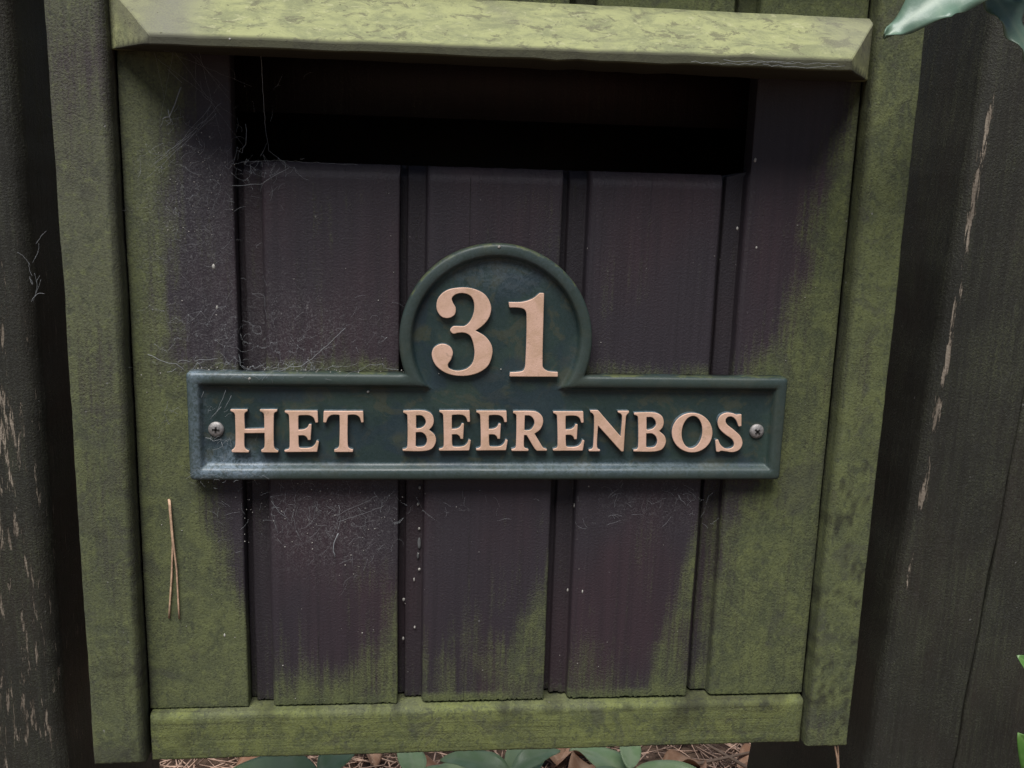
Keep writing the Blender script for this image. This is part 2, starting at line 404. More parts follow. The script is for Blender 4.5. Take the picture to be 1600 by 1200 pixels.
# ------------------------------------------------------------------ posts and fence board
def Z0(c): return 0.
def post_attrs(side):
    def wear_l(c):
        x, z = c.x*1000, c.z*1000
        v = .47
        v += .22*sm(150, -20, z)*sm(-246, -262, x)*(1 if x < -250 else .4)
        v += .28*math.exp(-((z+20)/38)**2)*sm(-262, -275, x)
        return v if c.y < .07 else .25
    def wear_r(c):
        x, z = c.x*1000, c.z*1000; ar = 276+.052*z
        v = .22+.06*sm(30, 0, abs(x-ar-10))
        k = math.exp(-((x-ar-1)/3.0)**2)*(1 if c.y < .06 else 0)
        v += k*(.50*sm(-25, 5, z)*sm(215, 170, z)+.50*math.exp(-((z+50)/22)**2)+.42*math.exp(-((z+100)/20)**2)+.3)
        return v
    return {'wear': wear_l if side < 0 else wear_r,
            'algae': lambda c: .38+.3*N(c.x, c.z, side, 6), 'grey': Z0,
            'dust': lambda c: .12, 'dark': Z0}
def wood_post(x0, x1, yf, yb, lean, side, label, name='wooden_post', cat='post', rl=9, rr=9):
    me = panel(x0, x1, -520, 420, yf, yb, rl=rl, rr=rr, rb=2, rt=6, step=6, wob=1.1, seed=5+side*3, lean=lean)
    for v in me.vertices:      # long drying checks and hollows
        x, z = v.co.x*1000, v.co.z*1000
        if v.co.y*1000 < yf+4: v.co.y += .0006*N(x, z*.05, 2, .09)
    setattrs(me, post_attrs(side)); o = link(name, me, M_post); tag(o, label, cat); return o
wood_post(-390, -255.5, 38, 235, 0.0, -1, 'dark weathered post left of the mailbox with pale flaked patches of bare wood', rr=11)
wood_post(270, 331, 34, 225, .052, 1, 'leaning dark post right of the mailbox with a worn pale streak down its edge', rl=10, rr=2.2)
me = panel(332.6, 440, -520, 420, 35, 80, rl=2.5, rr=3, rb=2, rt=3, step=6, wob=1.0, seed=14, lean=.052)
A = post_attrs(1); A['wear'] = lambda c: .30+.2*math.exp(-((c.x*1000-.052*c.z*1000-334)/2.5)**2)
setattrs(me, A); tag(link('fence_board', me, M_post), 'dark fence board at the right picture edge, beyond the narrow crack beside the post', 'fence board')

# ------------------------------------------------------------------ mailbox
MB = empty('mailbox', (0, .08, -.195), 'wooden letter box of grooved purple brown boards framed in algae green wood', 'mailbox')
def nz(c, s, k=0): return N(c.x*1000, c.z*1000, k, s)
def mm(f): return lambda c: f(c.x*1000, c.z*1000, c)
dust_left = lambda x, z: .55*math.exp(-((x+160)/34)**2-((z-115)/40)**2)+.55*math.exp(-((x+120)/60)**2-((z-52)/26)**2)+.65*math.exp(-((x+88)/42)**2-((z+55)/28)**2)+.35*math.exp(-((x-95)/40)**2-((z+42)/20)**2)
def A_stile_l(x, z, c):
    return .95-.28*sm(80, 190, z)+.15*nz(c, .02)
def A_side_l(x, z, c):
    e = interp([(-170, -120), (-110, -133), (-90, -146), (-60, -155), (-30, -158), (-5, -152), (20, -154), (34, -166), (60, -171), (90, -175), (130, -171), (165, -163), (190, -165)], z)
    a = sm(18, -14, x-e-7*N(x, z, 2, .04))
    a = max(a, .75*sm(46, 31, z)*sm(20, 31, z)*sm(-135, -165, x))
    a = max(a, .55*sm(42, 31.5, z)*(z > 20), sm(212, 220, z))
    return a*.95
def A_side_r(x, z, c):
    e = interp([(-170, 128), (-70, 132), (-48, 141), (-27, 150), (0, 150), (33, 146), (45, 155), (70, 163), (100, 168), (135, 178), (165, 190), (190, 198)], z)
    return max(.95*sm(-20, 16, x-e-8*N(x, z, 2, .04)), .95*sm(212, 220, z), .35*sm(60, 31, z))
def A_front(kind):
    def f(x, z, c):
        if kind == 0:   # left
            lim = interp([(-123, -144), (-100, -142), (-75, -134), (-60, -118), (-52, -100)], x); a = sm(lim+30, lim-30, z)*.95
        elif kind == 1:
            lim = interp([(-37, -156), (-20, -161), (-5, -170), (5, -150), (15, -125), (25, -98), (34, -75)], x); a = sm(lim+26, lim-32, z)*.9
        else:
            lim = interp([(50, -146), (75, -150), (85, -165), (95, -155), (103, -118), (112, -80), (120, -55)], x); a = sm(lim+30, lim-34, z)*.95
        a = max(a, .50*sm(-95, -160, z)); a *= .78+.45*N(x, z*.25, 5, .09)
        top = [.62, .30, .5][kind]
        a = max(a, top*sm(44, 31, z)*(z > 15))
        a *= (.35 if c.y > .004 else 1.)
        return max(a, .9*sm(-156, -163, z)*(.4 if c.y > .004 else 1))
    return f
def std(me, Af, grey=None, dark=None, dust=None):
    setattrs(me, {'algae': mm(Af), 'grey': mm(grey) if grey else Z0, 'dark': mm(dark) if dark else Z0,
                  'dust': mm(dust) if dust else mm(lambda x, z, c: dust_left(x, z)), 'wear': Z0})
TOP = 262
# stiles
me = panel(-220.3, -192.6, -192.5, TOP, -12, 4, rl=1.6, rr=4.2, rb=2, rt=2, step=3.5, wob=.5, rough=(.5, 0), seed=1)
std(me, A_stile_l, grey=lambda x, z, c: .8*sm(-30, 150, z)+.2, dark=lambda x, z, c: .25*sm(-170, -192, z)+.45*sm(.15, .5, nz(c, .07, 5)*.6+nz(c, .25, 8)*.5)*sm(0, -80, z)+.35*sm(-197, -194, x), dust=lambda x, z, c: .1)  # inner arris shade painted in, besides the dark blotches
link('frame_stile', me, M_stile, MB)
me = panel(192.8, 218.2, -194.2, TOP, -12, 4, rl=3.6, rr=1.2, rb=1.6, rt=2, step=3.5, wob=.5, rough=(.5, 0), seed=2)
std(me, lambda x, z, c: .95+.12*nz(c, .03), dark=lambda x, z, c: .65*sm(.12, .42, nz(c, .07, 5)*.6+nz(c, .25, 8)*.5)*sm(60, -60, z)+.3*sm(196.5, 194, x)*sm(-100, 60, z), dust=lambda x, z, c: .08)  # dark blotches, and painted shade along the inner arris
link('frame_stile', me, M_stile, MB)
# outer panels (the sides of the box), back, floor, lid
for s in (-1, 1):
    me = box_me(s*204-14, s*204+14-(0 if s < 0 else 1.5), 5, 190, -190, TOP-2, 1); setattrs(me, {'algae': lambda c: .35, 'grey': Z0, 'dark': Z0, 'dust': Z0, 'wear': Z0}); link('side_wall', me, M_board, MB)
for nm, a in (('back_panel', (-189, 189, 172, 188, -170, TOP-3)), ('floor_board', (-189, 189, 20, 170, -178, -166)), ('top_board', (-222, 222, -16, 200, TOP+1, TOP+16))):
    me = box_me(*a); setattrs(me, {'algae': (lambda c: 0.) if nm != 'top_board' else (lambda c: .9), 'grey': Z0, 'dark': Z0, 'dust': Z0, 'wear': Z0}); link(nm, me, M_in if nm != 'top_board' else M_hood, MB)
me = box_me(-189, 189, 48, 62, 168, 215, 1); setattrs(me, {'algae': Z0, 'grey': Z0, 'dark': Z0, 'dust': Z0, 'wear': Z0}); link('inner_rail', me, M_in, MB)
# front boards
def lip(x0): # step of the tongue: recess then rounded rise
    return [(x0-3.9, 11.0), (x0-.25, 11.0), (x0, 7.4), (x0+.5, 7.0), (x0+9.3, 7.0), (x0+9.7, 6.3), (x0+10.0, 4.0), (x0+10.2, 2.2), (x0+10.7, 1.1), (x0+11.6, .35), (x0+13, 0.), (x0+300, 0.)]
hole = lambda x, z, c: .55*sm(132, 145, z)*0
me = panel(-191.8, -137.0, -165.6, TOP-1, 0, 12, rl=.8, rr=1.3, rb=.8, rt=1, step=3, wob=.25, rough=(.5, 0), seed=3)
std(me, A_side_l, grey=lambda x, z, c: .15+.4*sm(60, 180, z), dark=lambda x, z, c: .5*sm(-189.5, -191.5, x)); link('side_board', me, M_board, MB)
for k, (x0, x1) in enumerate([(-133.4, -52.2), (-48.2, 33.6), (37.8, 120.0)]):
    me = panel(x0-(3.9 if k else 3.4), x1, -165.4+[0, .6, 1][k]*.5, 140.6, 0, 14, rl=.2, rr=1.2, rb=.6, chamf_t=5.5, step=3, prof=lip(x0), wob=.2, rough=(1.3, .3), seed=6+k)
    std(me, A_front(k), grey=lambda x, z, c: 0., dark=lambda x, z, c: .25*sm(4, 7, c.y*1000))  # groove shade painted in by depth
    bmc = bmesh.new(); bmc.from_mesh(me); n0 = len(bmc.faces)
    for cx, za, zb, r in [[(-97, -120, -165, .12), (-80, -142, -165, .1)], [(-15.5, 135, 88, .14), (-12.5, -60, -100, .09), (-13.5, -136, -165.2, .15)], [(92, 30, -10, .06), (75, -150, -165, .1)]][k]:
        tube_into(bmc, [Vector((cx+.5*N(cx, zz, 0, .06), -.02+(.9 if zz > 136 else 0), zz))*MM for zz in [za+(zb-za)*i/14 for i in range(15)]], r*MM, r*MM*.8, 5)
    for f in list(bmc.faces)[n0:]: f.material_index = 1
    bmc.to_mesh(me); bmc.free()
    link('front_board', me, [M_board, M_dark], MB)
    # the same board carries on above the hood
    me = panel(x0-(3.9 if k else 3.4), x1, 200, TOP-1, 0, 14, rl=.2, rr=1.2, rb=.6, rt=1, step=4, prof=lip(x0), wob=.2, seed=16+k)
    std(me, lambda x, z, c: .95, dark=lambda x, z, c: .5*sm(2, 5, c.y*1000)); link('upper_board', me, M_stile, MB)  # painted shade in the grooves above the hood
x0 = 123.8
me = panel(x0-3.7, 192.0, -165.0, TOP-1, 0, 13, rl=.2, rr=.8, rb=.8, rt=1, step=3, prof=lip(x0), wob=.25, rough=(.5, 0), seed=10)
for v in me.vertices:      # the tongue stops at the slot sill
    if .1406 < v.co.z < .205 and v.co.x < .1352: v.co.x = .1352
std(me, A_side_r, dark=lambda x, z, c: .5*sm(190.5, 192, x)+.25*sm(4, 7, c.y*1000)*sm(-150, -100, z)); link('side_board', me, M_board, MB)  # dark joint at the stile, and groove shade painted in
# drying cracks and dents: thin dark slots cut as sunk slivers
def sliver(pts, wdt, name='crack'):
    bm = bmesh.new(); tube_into(bm, pts, wdt, wdt*.5, 4); bm_obj(name, bm, M_dark, MB)
# bottom rail
me = panel(-190.6, 191.0, -194.6, -166.2, -6, 14, rl=1.2, rr=1.2, rb=1.6, rt=3.6, step=3.5, wob=.4, rough=(.3, .5), seed=12)
def dk_rail(x, z, c):
    d = 1.1*math.exp(-((x-118-.3*(z+175))/9)**2-((z+172)/10)**2)*(.7+.6*nz(c, .2, 9))+.5*math.exp(-((x-140)/22)**2-((z+167.5)/3.5)**2)+.6*math.exp(-((x+175)/12)**2-((z+183)/8)**2)*(.4+1.2*nz(c, .2, 2))+.55*math.exp(-((x-168)/9)**2-((z+170)/6)**2)+.5*math.exp(-((x-15)/10)**2-((z+171)/4)**2)
    d += .5*sm(.2, .6, nz(c, .12, 3))*sm(-176, -168, z)+.25*sm(-191, -194.5, z)+.6*sm(186, 191, x)*sm(.0, .5, nz(c, .2, 6)+.3)
    return min(.85, d)
std(me, lambda x, z, c: .95, grey=lambda x, z, c: .5*sm(-172, -166, z)*sm(0, .4, nz(c, .03, 4)+.15), dark=lambda x, z, c: .85*dk_rail(x, z, c), dust=lambda x, z, c: .1)
link('bottom_rail', me, M_rail, MB)
# hood: hipped, leaning out over the slot
def hood():
    P = {'a': (-195.2, -.4, 191.5), 'b': (195.8, -.4, 190.6), 'c': (196.3, -.4, 223.2), 'd': (-195.2, -.4, 223.5),
         'e': (-164.2, -42, 189.8), 'f': (166.9, -42, 191.2), 'g': (166.5, -42, 196.0), 'h': (-164.2, -42, 193.6)}
    bm = bmesh.new(); V = {k: bm.verts.new(Vector(p)*MM) for k, p in P.items()}
    for q in ('efgh', 'hgcd', 'aehd', 'bcgf', 'abfe', 'adcb'): bm.faces.new([V[k] for k in q])
    bmesh.ops.recalc_face_normals(bm, faces=bm.faces)
    bmesh.ops.bevel(bm, geom=bm.edges[:], offset=.0005, segments=1, affect='EDGES')
    bm.normal_update()
    for it in range(5):
        long = [e for e in bm.edges if e.calc_length() > .006]
        if not long: break
        bmesh.ops.subdivide_edges(bm, edges=long, cuts=1, use_grid_fill=True)
    bmesh.ops.triangulate(bm, faces=[f for f in bm.faces if len(f.verts) > 4])
    for v in bm.verts:
        x, z = v.co.x*1000, v.co.z*1000
        v.co.z += .0004*N(x, 0, 0, .03)*sm(-.01, -.03, v.co.y)+.0004*N(x, z, 1, .12)
        if z < 192.5 and x > 20: v.co.z += .0011*N(x, 2, 3, .06)
    me = bpy.data.meshes.new('hood'); bm.to_mesh(me); bm.free()
    def grey(c):
        x = c.x*1000; return .85*max(sm(-135, -160, x)*sm(-176, -160, x), .6*sm(150, 170, x)*sm(196, 205, c.z*1000))
    setattrs(me, {'grey': grey, 'dark': lambda c: .9*sm(-.0408, -.0418, c.y)*sm(197.5, 194.5, c.z*1000-(c.x*1000+164)*.0072)+(1. if c.z < .1925 and c.y > -.0405 and abs(c.x) < .19 else 0)})  # shade of the underside painted into the colour; lip face darkened too
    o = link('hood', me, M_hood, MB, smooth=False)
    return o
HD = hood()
# white grub-like bits and screw head above are built further down

# ------------------------------------------------------------------ sign
SG = empty('house_sign', (0, 0, -.028), 'cast green house number sign reading 31 HET BEERENBOS screwed across the mailbox front', 'sign')
CX, CZ, CR = -.3, 50.0, 51.8
RX0, RX1, RZ0, RZ1 = -162.6, 162.4, -27.2, 31.6
def contour(t, rc=2.0):
    x0, x1, z0, z1, R = RX0+t, RX1-t, RZ0+t, RZ1-t, CR-t
    rc = max(.3, rc-t*.15); pts = []
    def arc(cx, cz, r, a0, a1, n): return [(cx+r*math.cos(a0+(a1-a0)*k/n), cz+r*math.sin(a0+(a1-a0)*k/n)) for k in range(n+1)]
    def seg(p, q, n): return [(p[0]+(q[0]-p[0])*k/n, p[1]+(q[1]-p[1])*k/n) for k in range(1, n)]
    P = math.pi
    pts += arc(x0+rc, z0+rc, rc, P, 1.5*P, 5); pts += seg((x0+rc, z0), (x1-rc, z0), 60); pts += arc(x1-rc, z0+rc, rc, 1.5*P, 2*P, 5)
    pts += seg((x1, z0+rc), (x1, z1-rc), 12); pts += arc(x1-rc, z1-rc, rc, 0, .5*P, 5)
    dz = z1-CZ; hx = math.sqrt(R*R-dz*dz); a0 = math.atan2(dz, hx)
    pts += seg((x1-rc, z1), (CX+hx, z1), 26); pts += arc(CX, CZ, R, a0, P-a0, 90)
    pts += seg((CX-hx, z1), (x0+rc, z1), 26); pts += arc(x0+rc, z1-rc, rc, .5*P, P, 5); pts += seg((x0, z1-rc), (x0, z0+rc), 12)
    return pts
prof = [(0, -.4, 0), (0, -7.6, 0), (.25, -8.6, .3), (.8, -9.3, .8), (1.6, -9.6, 1), (3.5, -9.75, 1), (5.4, -9.6, 1), (6.1, -9.2, .9), (6.7, -8.2, .6), (7.4, -6.6, .35), (8.1, -5.7, .15), (9.2, -5.3, 0)]
bm = bmesh.new(); rings = []
for t, y, r in prof: rings.append([bm.verts.new(((x+.12*N(x, z, 3, .05))*MM, (y+(.12 if t < 8 else 0)*N(x, z, t, .06))*MM, (z+.12*N(x, z, 7, .05))*MM)) for x, z in contour(t)])
for A_, B_ in zip(rings, rings[1:]):
    n = len(A_)
    for i in range(n): bm.faces.new((A_[i], A_[(i+1) % n], B_[(i+1) % n], B_[i]))
from mathutils.geometry import tessellate_polygon
for rg in (rings[-1], rings[0]):
    for t3 in tessellate_polygon([[Vector((v.co.x, v.co.z, 0)) for v in rg]]):
        try: bm.faces.new([rg[i] for i in t3])
        except ValueError: pass
inner = [f for f in bm.faces if all(abs(v.co.y*1000+5.3) < .35 for v in f.verts)]
for it in range(6):
    es = set(e for f in bm.faces if all(abs(v.co.y*1000+5.3) < .35 for v in f.verts) for e in f.edges if e.calc_length() > .006 and not e.is_boundary)
    if not es: break
    bmesh.ops.subdivide_edges(bm, edges=list(es), cuts=1); bmesh.ops.triangulate(bm, faces=[f for f in bm.faces if len(f.verts) > 4])
bmesh.ops.recalc_face_normals(bm, faces=bm.faces)
me = bpy.data.meshes.new('plate'); bm.to_mesh(me); bm.free()
def s_dust_sheen(c):
    x, z = c.x*1000, c.z*1000
    d = .9*math.exp(-((x+140)/17)**2-((z+21)/6)**2)+.6*math.exp(-((x+140)/9)**2-((z+13)/8)**2)+.55*math.exp(-((x+158)/4)**2)
    d += .5*sm(27, 31, z)*sm(-90, -150, x)*(z < 34)+.5*sm(4, 2, abs(z+20.5))*(1 if abs(x) < 157 else 0)*(.5+.3*math.sin(x*.03))  # upper left is dust; lower bevel band is a painted sky highlight
    d += .3*math.exp(-(x/30)**2-((z-86)/9)**2)
    return min(1, d+.06)
def s_alg(c):
    x, z = c.x*1000, c.z*1000
    a = .55*sm(30.0, 31.8, z)*(z < 34)*(abs(x) > 47)*(c.y > -.0098)*(.6+.5*sm(-.3, .5, N(x, 0, 0, .05)))
    a += .45*sm(47, 51.5, math.hypot(x-CX, z-CZ))*(z > 34)*(c.y > -.0096)*sm(60, 80, z)
    return a+.12
setattrs(me, {'rim': lambda c: 1. if c.y < -.0075 else .0, 'dust': s_dust_sheen, 'algae': s_alg})
link('plate', me, M_sign, SG)

# glyph outlines traced from the casting; z5..z8 are survey crops (origin, scale); s = smooth point, c = corner
def C(s):
    out = []
    for tok in s.split():
        k = 'c'
        if tok[-1] == 's': k = 's'; tok = tok[:-1]
        x, y = tok.split(','); out.append((float(x), float(y), k))
    return out
GL = {
 'H': ['450,350 452,362 480,378s 487,400s 490,620s 480,652s 460,668 462,684 592,686 596,674 566,655s 558,625s 558,535 718,533 718,625s 712,652s 690,668 694,684 820,686 824,674 796,655s 788,625s 788,400s 792,378s 814,364 816,350 680,350 682,364 706,376s 714,400s 716,500 562,503 558,400s 562,378s 582,362 582,350'],
 'E': ['482,357 484,370 508,384s 514,405s 518,625s 510,648s 480,658 482,672 715,670 728,590 712,585 700,615s 670,638s 600,642s 584,632s 580,545 620,545s 642,560s 650,580 668,580 674,460 658,460 645,485s 620,500s 580,503 580,400s 588,392s 660,392s 690,410s 705,448 722,446 718,357'],
 'T': ['1180,362 1176,450 1196,452 1215,410s 1245,392s 1296,392s 1304,400s 1302,620s 1292,650s 1262,664 1262,682 1406,682 1408,664 1375,650s 1366,620s 1366,400s 1372,392s 1430,392s 1460,412s 1474,452 1490,450 1486,362'],
 'B': ['200,360 202,376 226,386s 234,405s 234,630s 224,655s 195,660 197,674 360,674s 425,655s 455,600s 445,550s 402,510 430,475s 438,430s 420,385s 365,360s',
       '300,395 345,397s 372,425s 376,460s 350,490s 310,500s 300,492', '298,528 345,528s 378,555s 386,600s 365,636s 315,643s 297,636'],
 'R': ['1060,362 1060,378 1080,388s 1086,405s 1082,630s 1074,652s 1046,660 1048,674 1178,674 1178,660 1148,648s 1142,625s 1144,550 1165,550 1228,655s 1245,672 1322,672 1322,660 1295,650s 1280,630s 1225,540 1270,505s 1292,455s 1285,405s 1245,370s 1195,362s',
       '1150,395 1195,400s 1222,430s 1225,465s 1200,505s 1165,515s 1146,510'],
 'N': ['58,345 62,360 80,372s 90,395s 84,600s 75,635s 48,645 50,656 133,656 134,645 115,635s 110,600s 118,460 295,657 312,657 330,395s 338,378s 354,362 352,350 268,350 270,362 295,375s 302,400s 290,545 118,345'],
 'O': [' '.join('%.1f,%.1fs' % (832+153*math.cos(a*math.pi/12), 515-149*math.sin(a*math.pi/12)) for a in range(24)),
       ' '.join('%.1f,%.1fs' % (831+79*math.cos(a*math.pi/12)+8*math.sin(a*math.pi/12), 511-123*math.sin(a*math.pi/12)) for a in range(24))],
 'S': ['1183,378 1205,376 1205,465 1185,468 1165,420s 1135,394s 1105,395s 1085,418s 1093,450s 1150,497s 1200,548s 1212,600s 1190,642s 1140,662s 1080,655s 1050,652s 1035,660 1015,658 1008,570 1028,568 1045,605s 1075,632s 1110,637s 1140,625s 1150,600s 1135,565s 1080,525s 1037,480s 1026,430s 1045,387s 1090,365s 1140,369s 1165,379s'],
 '3': ['500,398s 600,408s 690,455s 735,540s 725,620s 680,685s 615,735 690,780s 740,850s 745,920s 710,1010s 630,1065s 520,1087s 400,1070s 310,1010s 275,930s 290,870s 350,838s 410,855s 437,900s 425,955s 398,1000s 410,1030s 470,1048s 540,1035s 590,990s 608,920s 600,840s 575,775s 530,750s 480,750s 440,757s 418,730s 440,702s 480,700s 530,698s 570,665s 600,600s 605,520s 580,465s 520,440s 460,450s 430,480s 435,510s 460,560s 450,610s 400,635s 345,620s 312,560s 325,480s 390,420s'],
 '1': ['875,512 880,552 960,555s 1000,570s 1015,610s 1005,1000s 990,1045s 955,1056s 885,1060 882,1092 1258,1094 1258,1058 1185,1052s 1148,1030s 1138,1000s 1150,442 1118,440 1060,485s 980,510s']}
ZO = {'H': (270, 570, 5), 'T': (270, 570, 5), 'E': (590, 570, 5), 'B': (590, 570, 5), 'R': (590, 570, 5), 'N': (910, 570, 4.848), 'O': (910, 570, 4.848), 'S': (910, 570, 4.848), '3': (620, 370, 5), '1': (620, 370, 5)}
YF = -.0086
def spline(P, rounding=2.2):
    """corner / smooth outline -> dense polyline in survey pixels"""
    n = len(P); out = []
    for i in range(n):
        p0, p1, p2, p3 = P[i-1], P[i], P[(i+1) % n], P[(i+2) % n]
        a = p0 if p1[2] == 's' else None; b = p3 if p2[2] == 's' else None
        L = math.hypot(p2[0]-p1[0], p2[1]-p1[1])
        if (a is None and b is None) or L < 3: out.append((p1[0], p1[1])); continue
        def tg(q0, q1, q2):
            d0 = math.hypot(q1[0]-q0[0], q1[1]-q0[1]); d1 = math.hypot(q2[0]-q1[0], q2[1]-q1[1])
            vx, vy = (q1[0]-q0[0])/max(d0, 1), (q1[1]-q0[1])/max(d0, 1); wx, wy = (q2[0]-q1[0])/max(d1, 1), (q2[1]-q1[1])/max(d1, 1)
            k = d0/(d0+d1); tx, ty = vx*k+wx*(1-k), vy*k+wy*(1-k)
            return tx*L, ty*L
        if a is not None: m1 = tg(p0, p1, p2)
        else: m1 = (p2[0]-p1[0], p2[1]-p1[1])
        if b is not None:
            d0 = L; d1 = math.hypot(p3[0]-p2[0], p3[1]-p2[1]); k = d0/(d0+d1)
            m2 = (((p2[0]-p1[0])/L*k+(p3[0]-p2[0])/max(d1, 1)*(1-k))*L, ((p2[1]-p1[1])/L*k+(p3[1]-p2[1])/max(d1, 1)*(1-k))*L)
        else: m2 = (p2[0]-p1[0], p2[1]-p1[1])
        for s in range(6):
            t = s/6; h00 = 2*t**3-3*t*t+1; h10 = t**3-2*t*t+t; h01 = -2*t**3+3*t*t; h11 = t**3-t*t
            out.append((h00*p1[0]+h10*m1[0]+h01*p2[0]+h11*m2[0], h00*p1[1]+h10*m1[1]+h01*p2[1]+h11*m2[1]))
    # cut the corners a little, as a worn casting
    res = []
    n = len(out)
    for i in range(n):
        a, b, c = out[i-1], out[i], out[(i+1) % n]
        u = (a[0]-b[0], a[1]-b[1]); v = (c[0]-b[0], c[1]-b[1]); lu, lv = math.hypot(*u), math.hypot(*v)
        if lu < 1e-6 or lv < 1e-6: continue
        cs = (u[0]*v[0]+u[1]*v[1])/(lu*lv)
        if cs > -.85:
            r = min(5., lu*.35, lv*.35)
            A = (b[0]+u[0]/lu*r, b[1]+u[1]/lu*r); B = (b[0]+v[0]/lv*r, b[1]+v[1]/lv*r)
            res += [A, ((A[0]+B[0]+2*b[0])/4, (A[1]+B[1]+2*b[1])/4), B]
        else: res.append(b)
    return res
def glyph(ch, name, box=None, label=None):
    ox, oy, sc = ZO[ch]
    cs = [spline(C(s)) for s in GL[ch]]
    cs = [[(ox+x/sc, oy+y/sc) for x, y in c] for c in cs]
    if box:   # second and third casting of the same letter: measured px box
        xs = [p[0] for p in cs[0]]; ys = [p[1] for p in cs[0]]; a, b, c_, d = min(xs), max(xs), min(ys), max(ys)
        cs = [[(box[0]+(x-a)/(b-a)*(box[2]-box[0]), box[1]+(y-c_)/(d-c_)*(box[3]-box[1])) for x, y in c] for c in cs]
    cu = bpy.data.curves.new('glyph', 'CURVE'); cu.dimensions = '2D'; cu.fill_mode = 'BOTH'
    for c in cs:
        sp = cu.splines.new('POLY'); sp.points.add(len(c)-1); sp.use_cyclic_u = True
        for i, (x, y) in enumerate(c):
            w_ = at(x, y, YF); sp.points[i].co = (w_.x, w_.z, 0, 1)
    cu.extrude = .0018; cu.bevel_depth = .0004; cu.bevel_resolution = 2; cu.offset = -.00028
    tmp = bpy.data.objects.new('tmp', cu); COL.objects.link(tmp)
    dg = bpy.context.evaluated_depsgraph_get(); me = bpy.data.meshes.new_from_object(tmp.evaluated_get(dg))
    bpy.data.objects.remove(tmp)
    me.transform(Matrix.Rotation(math.pi/2, 4, 'X')); me.transform(Matrix.Translation((0, YF+.0022, 0)))
    me.materials.clear()
    o = link(name, me, [M_sign, M_let], SG, smooth=False)
    for p in me.polygons:
        p.material_index = 1 if (p.normal.y < -.45 and p.center.y < YF+.0009) else 0
    setattrs(me, {'rim': lambda c: .8, 'dust': lambda c: .7, 'algae': lambda c: 0.})  # letter sides paled: their lit edges are painted in
    return o
glyph('3', 'digit'); glyph('1', 'digit')
for ch, bx in (('H', None), ('E', (444.5, 642, 498, 706.5)), ('T', None), ('B', None), ('E', None), ('E', (744, 642, 793, 704)), ('R', None), ('E', (864, 643, 913, 704.5)), ('N', None), ('B', (989.8, 644.5, 1040.5, 706)), ('O', None), ('S', None)):
    glyph(ch, 'letter', bx)
def screw(px, py, ang, slot):
    c = at(px, py, -.0055); bm = bmesh.new()
    prof = [(0, 0), (4.1, 0), (4.15, .5), (3.9, 1.0), (3.2, 1.5), (2.2, 1.8), (1.2, 1.9)]
    n = 40; rings = []
    for r, h in prof[1:]:
        rings.append([bm.verts.new((r*MM*math.cos(2*math.pi*k/n), -h*MM, r*MM*math.sin(2*math.pi*k/n))) for k in range(n)])
    for A_, B_ in zip(rings, rings[1:]):
        for k in range(n): bm.faces.new((A_[k], A_[(k+1) % n], B_[(k+1) % n], B_[k]))
    bm.faces.new(rings[-1]); bmesh.ops.recalc_face_normals(bm, faces=bm.faces)
    me = bpy.data.meshes.new('screw'); bm.to_mesh(me); bm.free(); me.transform(Matrix.Translation(c)); o = link('screw', me, M_screw, SG)
    bm = bmesh.new()
    for a in (0, math.pi/2):
        g = bmesh.ops.create_cube(bm, size=1)['verts']
        for v in g:
            v.co = Vector((v.co.x*(3.9 if a == 0 else 3.2)*MM, (v.co.y*.7)*MM-1.75*MM, v.co.z*1.0*MM)); v.co = Matrix.Rotation(a+ang, 3, 'Y') @ v.co
    me = bpy.data.meshes.new('cross_slot'); bm.to_mesh(me); bm.free()
    d = bpy.data.objects.new('cross_slot', me); COL.objects.link(d); me.materials.append(M_dark)
    me.transform(Matrix.Translation(c-SG.location)); d.parent = o
    # grimy ring round the head
    return o
screw(338, 670.5, .1, 0); screw(1182, 673.5, .75, 0)

# ------------------------------------------------------------------ cobwebs
def strand(bm, pts, r, jit=1.2, Y=0., n=None):
    P = [at(a, b, Y if len(q) == 0 else q[0]) for (a, b, *q) in pts]; out = []
    for A_, B_ in zip(P, P[1:]):
        k = max(2, int((B_-A_).length/.0025))
        for i in range(k):
            t = i/k; p = A_.lerp(B_, t); s = random.random()*9
            out.append(p+Vector((random.uniform(-1, 1), random.uniform(-.3, 0), random.uniform(-1, 1)))*jit*.00022)
    out.append(P[-1]); tube_into(bm, out, r, r*.7, 4)
def net(bm, cx, cy, rx, ry, n, Y, reach=26, r=.00004):
    P = [(random.gauss(cx, rx/2), random.gauss(cy, ry/2)) for _ in range(n)]
    for i, p in enumerate(P):
        q = sorted(P, key=lambda o: (o[0]-p[0])**2+(o[1]-p[1])**2)[1:4]
        for o in q[:random.choice((1, 2, 2, 3))]:
            if math.hypot(o[0]-p[0], o[1]-p[1]) < reach:
                mx, my = (p[0]+o[0])/2+random.uniform(-1.5, 1.5), (p[1]+o[1])/2+random.uniform(0, 3)
                strand(bm, [p, (mx, my), o], r*random.uniform(.6, 1.6), .5, Y-random.random()*.001)
        if random.random() < .25: strand(bm, [p, (p[0]+random.uniform(-2, 2), p[1]+random.uniform(1, 4))], r*3, .5, Y-.0005)
def fuzz(bm, cx, cy, rx, ry, n, Y, ang=None, r=.00005, ln=(6, 24)):
    n = int(n*.38); r *= .75
    for k in range(n):
        x = random.gauss(cx, rx/2); y = random.gauss(cy, ry/2); a = random.uniform(0, math.pi) if ang is None else random.gauss(ang, .5)
        l = random.uniform(*ln); bend = random.uniform(-1.4, 1.4); pts = []
        for i in range(6):
            t = i/5; pts.append((x, y)); x += math.cos(a)*l/5; y -= math.sin(a)*l/5; a += bend/5+random.uniform(-.25, .25)
        strand(bm, pts, r*random.uniform(.6, 1.7), .5, Y-random.random()*.0012)
bm = bmesh.new()
